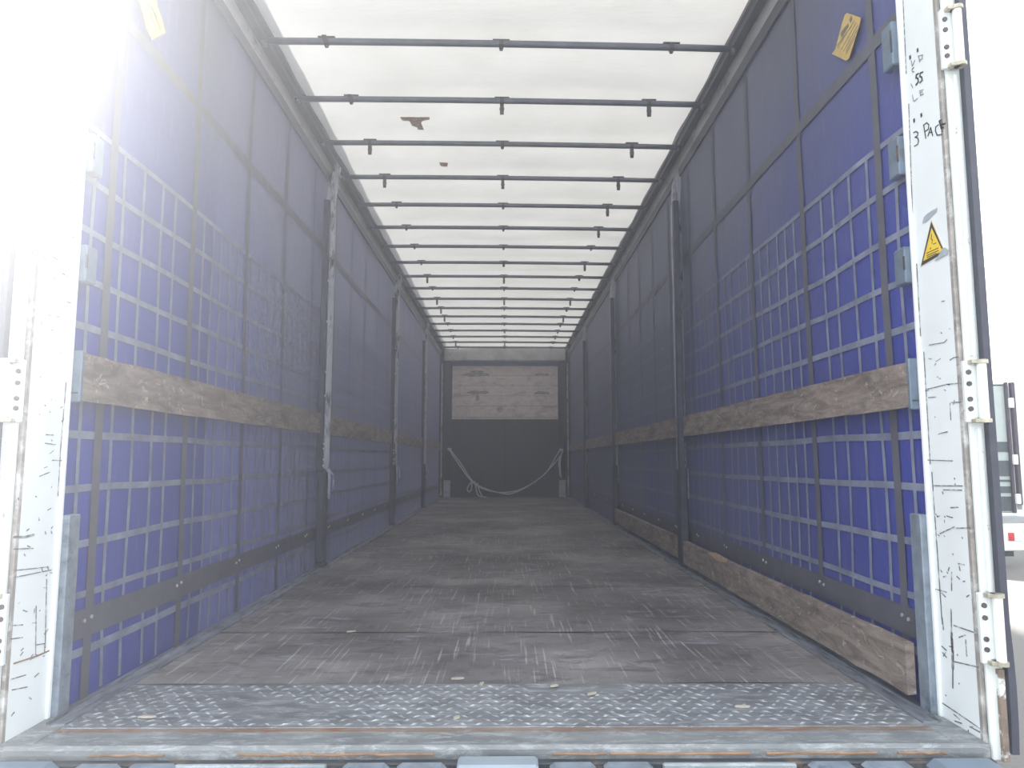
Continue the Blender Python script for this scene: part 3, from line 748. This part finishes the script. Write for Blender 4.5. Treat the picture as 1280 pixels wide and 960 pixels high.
# ---- yellow stickers on the curtains
def ysticker(s, px, marks, label):
    X = s*1.222
    P = [on_x(a, b, X) for a, b in px]; c = sum(P, Vector())/len(P)
    r = thing('yellow_sticker', tuple(c), label, 'sticker', 'yellow stickers high on the side curtains')
    m = MB(); m.prism([(p.y, p.z) for p in P], 'x', X, X+s*.002); m.build('label_sheet', YEL, r)
    m = MB()
    for q, wd in marks: m.stroke_yz([(p.y, p.z) for p in (on_x(a, b, X) for a, b in q)], X, wd, s, t=.0007)
    m.build('printed_mark', simple('faint_print', (112, 104, 84), .7, var=.2, scale=50), r)
kk = lambda L_: [(1030+a/8.727, b/8.727) for a, b in L_]
ysticker(1, kk([(250,142),(398,192),(385,265),(270,640),(240,662),(85,588),(122,540),(200,240),(225,165)]),
         [(kk([(290,200),(298,222)]), .016), (kk([(262,280),(195,385)]), .014), (kk([(240,290),(185,370)]), .006), (kk([(330,230),(150,520)]), .003), (kk([(350,250),(190,540)]), .003), (kk([(365,280),(215,560)]), .003), (kk([(360,330),(240,560)]), .003), (kk([(340,400),(240,590)]), .003), (kk([(300,290),(140,500)]), .003)],
         'yellow sticker hanging askew high on the right curtain')
ysticker(-1, [(172,-6),(194,-10),(197,8),(204,28),(207,41),(190,50),(184,36)], [([(186,4),(196,22)], .003), ([(190,10),(200,36)], .003), ([(183,2),(192,30)], .003)],
         'yellow sticker high on the left curtain beside the white post')

# ---- open rear doors folded back along the sides
def hinge(parent, s, z0, z1):
    m = MB(); m.box(s*1.211, s*1.234, 1.833, 1.846, z0-.01, z1+.01, ch=.002); m.box(s*1.234, s*1.26, 1.833, 1.846, z0+.0, z1-.0, ch=.002)
    h = m.build('hinge', WHITED, parent)
    m = MB(); m.tube([(s*1.250, 1.822, z0-.005), (s*1.250, 1.822, z1+.005)], .0115, 12)
    m.build('hinge_pin', simple('pin_white', (236, 238, 236), .35, var=.03), h)
    m = MB()
    for z in (z0-.006, z1+.006):
        m.tube([(s*1.250, 1.822, z-.005), (s*1.250, 1.822, z+.005)], .016, 12); m.box(s*1.222, s*1.250, 1.815, 1.835, z-.005, z+.005, ch=.001)
    build_each(m, 'hinge_collar', simple('collar', (176, 170, 152), .4, .3, var=.3, scale=30, dirt=(110,96,84)), h)
    m = MB()
    for z in (z0+.025, z0+.05, z1-.05, z1-.02): m.tube([(s*1.222, 1.834, z), (s*1.222, 1.829, z)], .0065, 8)
    build_each(m, 'hinge_bolt', CLIP, h)
def rear_door(s, label):
    r = thing('rear_door', (s*1.30, 1.85, -.05), label, 'door', 'rear doors folded back along the trailer sides')
    m = MB(); m.box(s*1.284, s*1.300, 1.87, 3.10, -.03, 2.85, ch=.004); m.build('panel', WHITED, r)
    m = MB(); m.box(s*1.228, s*1.262, 1.848, 1.860, -.04, 2.85, ch=.003); m.box(s*1.240, s*1.247, 1.838, 1.848, .37, .78); m.box(s*1.240, s*1.247, 1.838, 1.848, .97, 1.74); m.box(s*1.250, s*1.266, 1.838, 1.848, -.04, .18, mi=1)
    m.build('hinge_rail', [WHITED, simple('rusty_rail', (132, 116, 104), .7, .1, var=.3, scale=25, dirt=(220,222,218), dirt_at=(.5,.56))], r)
    m = MB(); Z = frange(-.02, 2.85, .08)
    pts = [(s*(1.275 + (.006*math.sin(max(0, (.3-z))*9) if z < .3 else 0)), 1.842, z) for z in Z]
    prof = [(-.009, -.010), (.009, -.010), (.009, .010), (-.009, .010)]
    vs = [(p[0]+a, p[1]+b, p[2]) for p in pts for a, b in prof]
    fs = [(k*4+a, k*4+(a+1) % 4, k*4+4+(a+1) % 4, k*4+4+a) for k in range(len(pts)-1) for a in range(4)] + [(3,2,1,0), tuple(len(vs)-4+a for a in range(4))]
    m.add(vs, fs); m.build('rubber_seal', RUBBER, r)['label'] = 'dark rubber edge seal'
    for z0, z1 in ((.205, .357), (.805, .945), (1.765, 1.915)): hinge(r, s, z0, z1)
rear_door(-1, 'white rear door folded open on the outer left side')
rear_door(1, 'white rear door folded open on the outer right side with dark seal')

# ---- wood splinters and litter on the floor
for i, (px, py, a, L_, lb) in enumerate(((572,849,.1,.035,'thin splinter lying at the floor end left of centre'), (602,856,1.3,.03,'splinter at the middle of the plywood edge'), (740,868,.5,.03,'small splinter right of centre on the chequer plate'),
        (928,884,-.1,.035,'cream wood chip on the right part of the chequer plate'), (439,790,.2,.03,'pale chip lying far left on the plywood'), (571,898,.9,.02,'tiny cream chip near the middle of the chequer plate'),
        (184,897,0,.04,'pale sliver at the left end of the chequer plate'), (693,858,.4,.025,'brown splinter just right of the middle of the plywood edge'))):
    p = on_z(px, py, .006 if py > 857 else .002)
    m = MB(); ca, sa = math.cos(a), math.sin(a)
    L_ *= .6
    out = [(-L_, -.003), (-L_*.3, -.006), (L_*.6, -.005), (L_, .001), (L_*.4, .006), (-L_*.6, .005)]
    m.prism([(p.x+ca*u-sa*v, p.y+sa*u+ca*v) for u, v in out], 'z', p.z, p.z+.005)
    o = m.build('wood_chip', simple('chip_pale', (176, 170, 156), .8, var=.15, scale=60) if i == 0 else bpy.data.materials['chip_pale'], base=tuple(p)); tag(o, lb, 'wood chip', 'wood chips on the floor')

# ---- parked truck in the yard
T = thing('parked_truck', (7.9, 13.0, -1.2), 'white box truck parked in the yard behind the right door, rear open', 'truck')
INW = simple('truck_inner_wall', (176, 186, 184), .6, var=.05); STR = simple('truck_stripe', (70, 78, 84), .6, var=.1); SEALM = simple('truck_seal', (70, 62, 76), .6, var=.1)
TW = simple('truck_white', (232, 234, 234), .5, var=.03); TGREY = simple('truck_grey', (150, 154, 156), .6, var=.1)
m = MB(); m.box(6.75, 9.20, 12.95, 19.5, 2.06, 2.14, ch=.02); m.box(6.75, 6.80, 12.95, 19.5, -.25, 2.06); m.box(9.15, 9.20, 12.95, 19.5, -.25, 2.06); m.box(6.8, 9.15, 19.4, 19.5, -.25, 2.06); m.box(6.75, 9.2, 12.95, 19.5, -.35, -.25); m.build('box_body', TW, T)
m = MB(); m.box(6.81, 9.14, 12.97, 13.0, -.24, 2.04); m.build('inner_door', INW, T)['label'] = 'light grey inner panel'
m = MB()
for z0, z1 in ((.84, 1.02), (.40, .68), (.30, .34), (.10, .22), (-.22, .04)): m.box(6.82, 9.13, 12.955, 12.97, z0, z1)
build_each(m, 'stripe', STR, T, 'dark grey stripes')
m = MB(); m.box(9.115, 9.16, 12.90, 12.97, -.25, 2.1, ch=.01); m.box(9.20, 9.27, 12.88, 12.97, -.1, 2.1, ch=.01); m.build('door_seal', SEALM, T)
m = MB()
for z in (1.72, .70, .0): m.box(9.13, 9.21, 12.84, 12.90, z-.09, z+.09, ch=.01)
build_each(m, 'door_hinge', TW, T)
m = MB(); m.box(9.27, 9.34, 12.92, 15.3, -.2, 2.08, ch=.01); m.build('open_door', TW, T)
m = MB(); m.box(6.8, 9.22, 12.8, 12.95, -.42, -.30, ch=.01); m.build('deck_edge', TGREY, T)
m = MB(); m.box(6.8, 9.14, 12.75, 12.92, -.90, -.44, ch=.02); m.build('bumper', TW, T)
m = MB(); m.box(8.86, 8.96, 12.73, 12.75, -.72, -.58, ch=.005); m.box(8.96, 9.10, 12.73, 12.75, -.72, -.58, ch=.005, mi=1); m.build('tail_lamp', [simple('lamp_red', (200, 40, 50), .4, var=.1), TW], T)
m = MB(); m.box(6.9, 9.1, 12.98, 13.3, -1.02, -.90); m.box(7.2, 8.8, 13.3, 19.0, -.75, -.36); m.build('chassis', DARKM, T)
for x in (7.0, 8.95):
    for y in (14.2, 17.8):
        m = MB(); m.tube([(x-.14, y, -.72), (x+.14, y, -.72)], [.48, .48], 24); m.tube([(x-.16, y, -.72), (x+.16, y, -.72)], .22, 16, mi=1); m.build('wheel', [RUBBER, TGREY], T)

# ================================================================ dusty air inside the load space
hz_ = MB(); hz_.box(-1.9, 1.9, -1.2, 13.38, -1.1, 2.95)
m, N, L, b = new_mat('dusty_air'); N.remove(b)
vs_ = N.new('ShaderNodeVolumeScatter'); vs_.inputs['Color'].default_value = (.94, .96, 1, 1); vs_.inputs['Density'].default_value = HAZE; vs_.inputs['Anisotropy'].default_value = .72
L.new(vs_.outputs[0], [q for q in N if q.type == 'OUTPUT_MATERIAL'][0].inputs['Volume'])
o = hz_.build('haze', m); tag(o, 'thin sunlit haze in and before the load space', 'haze', kind='stuff')
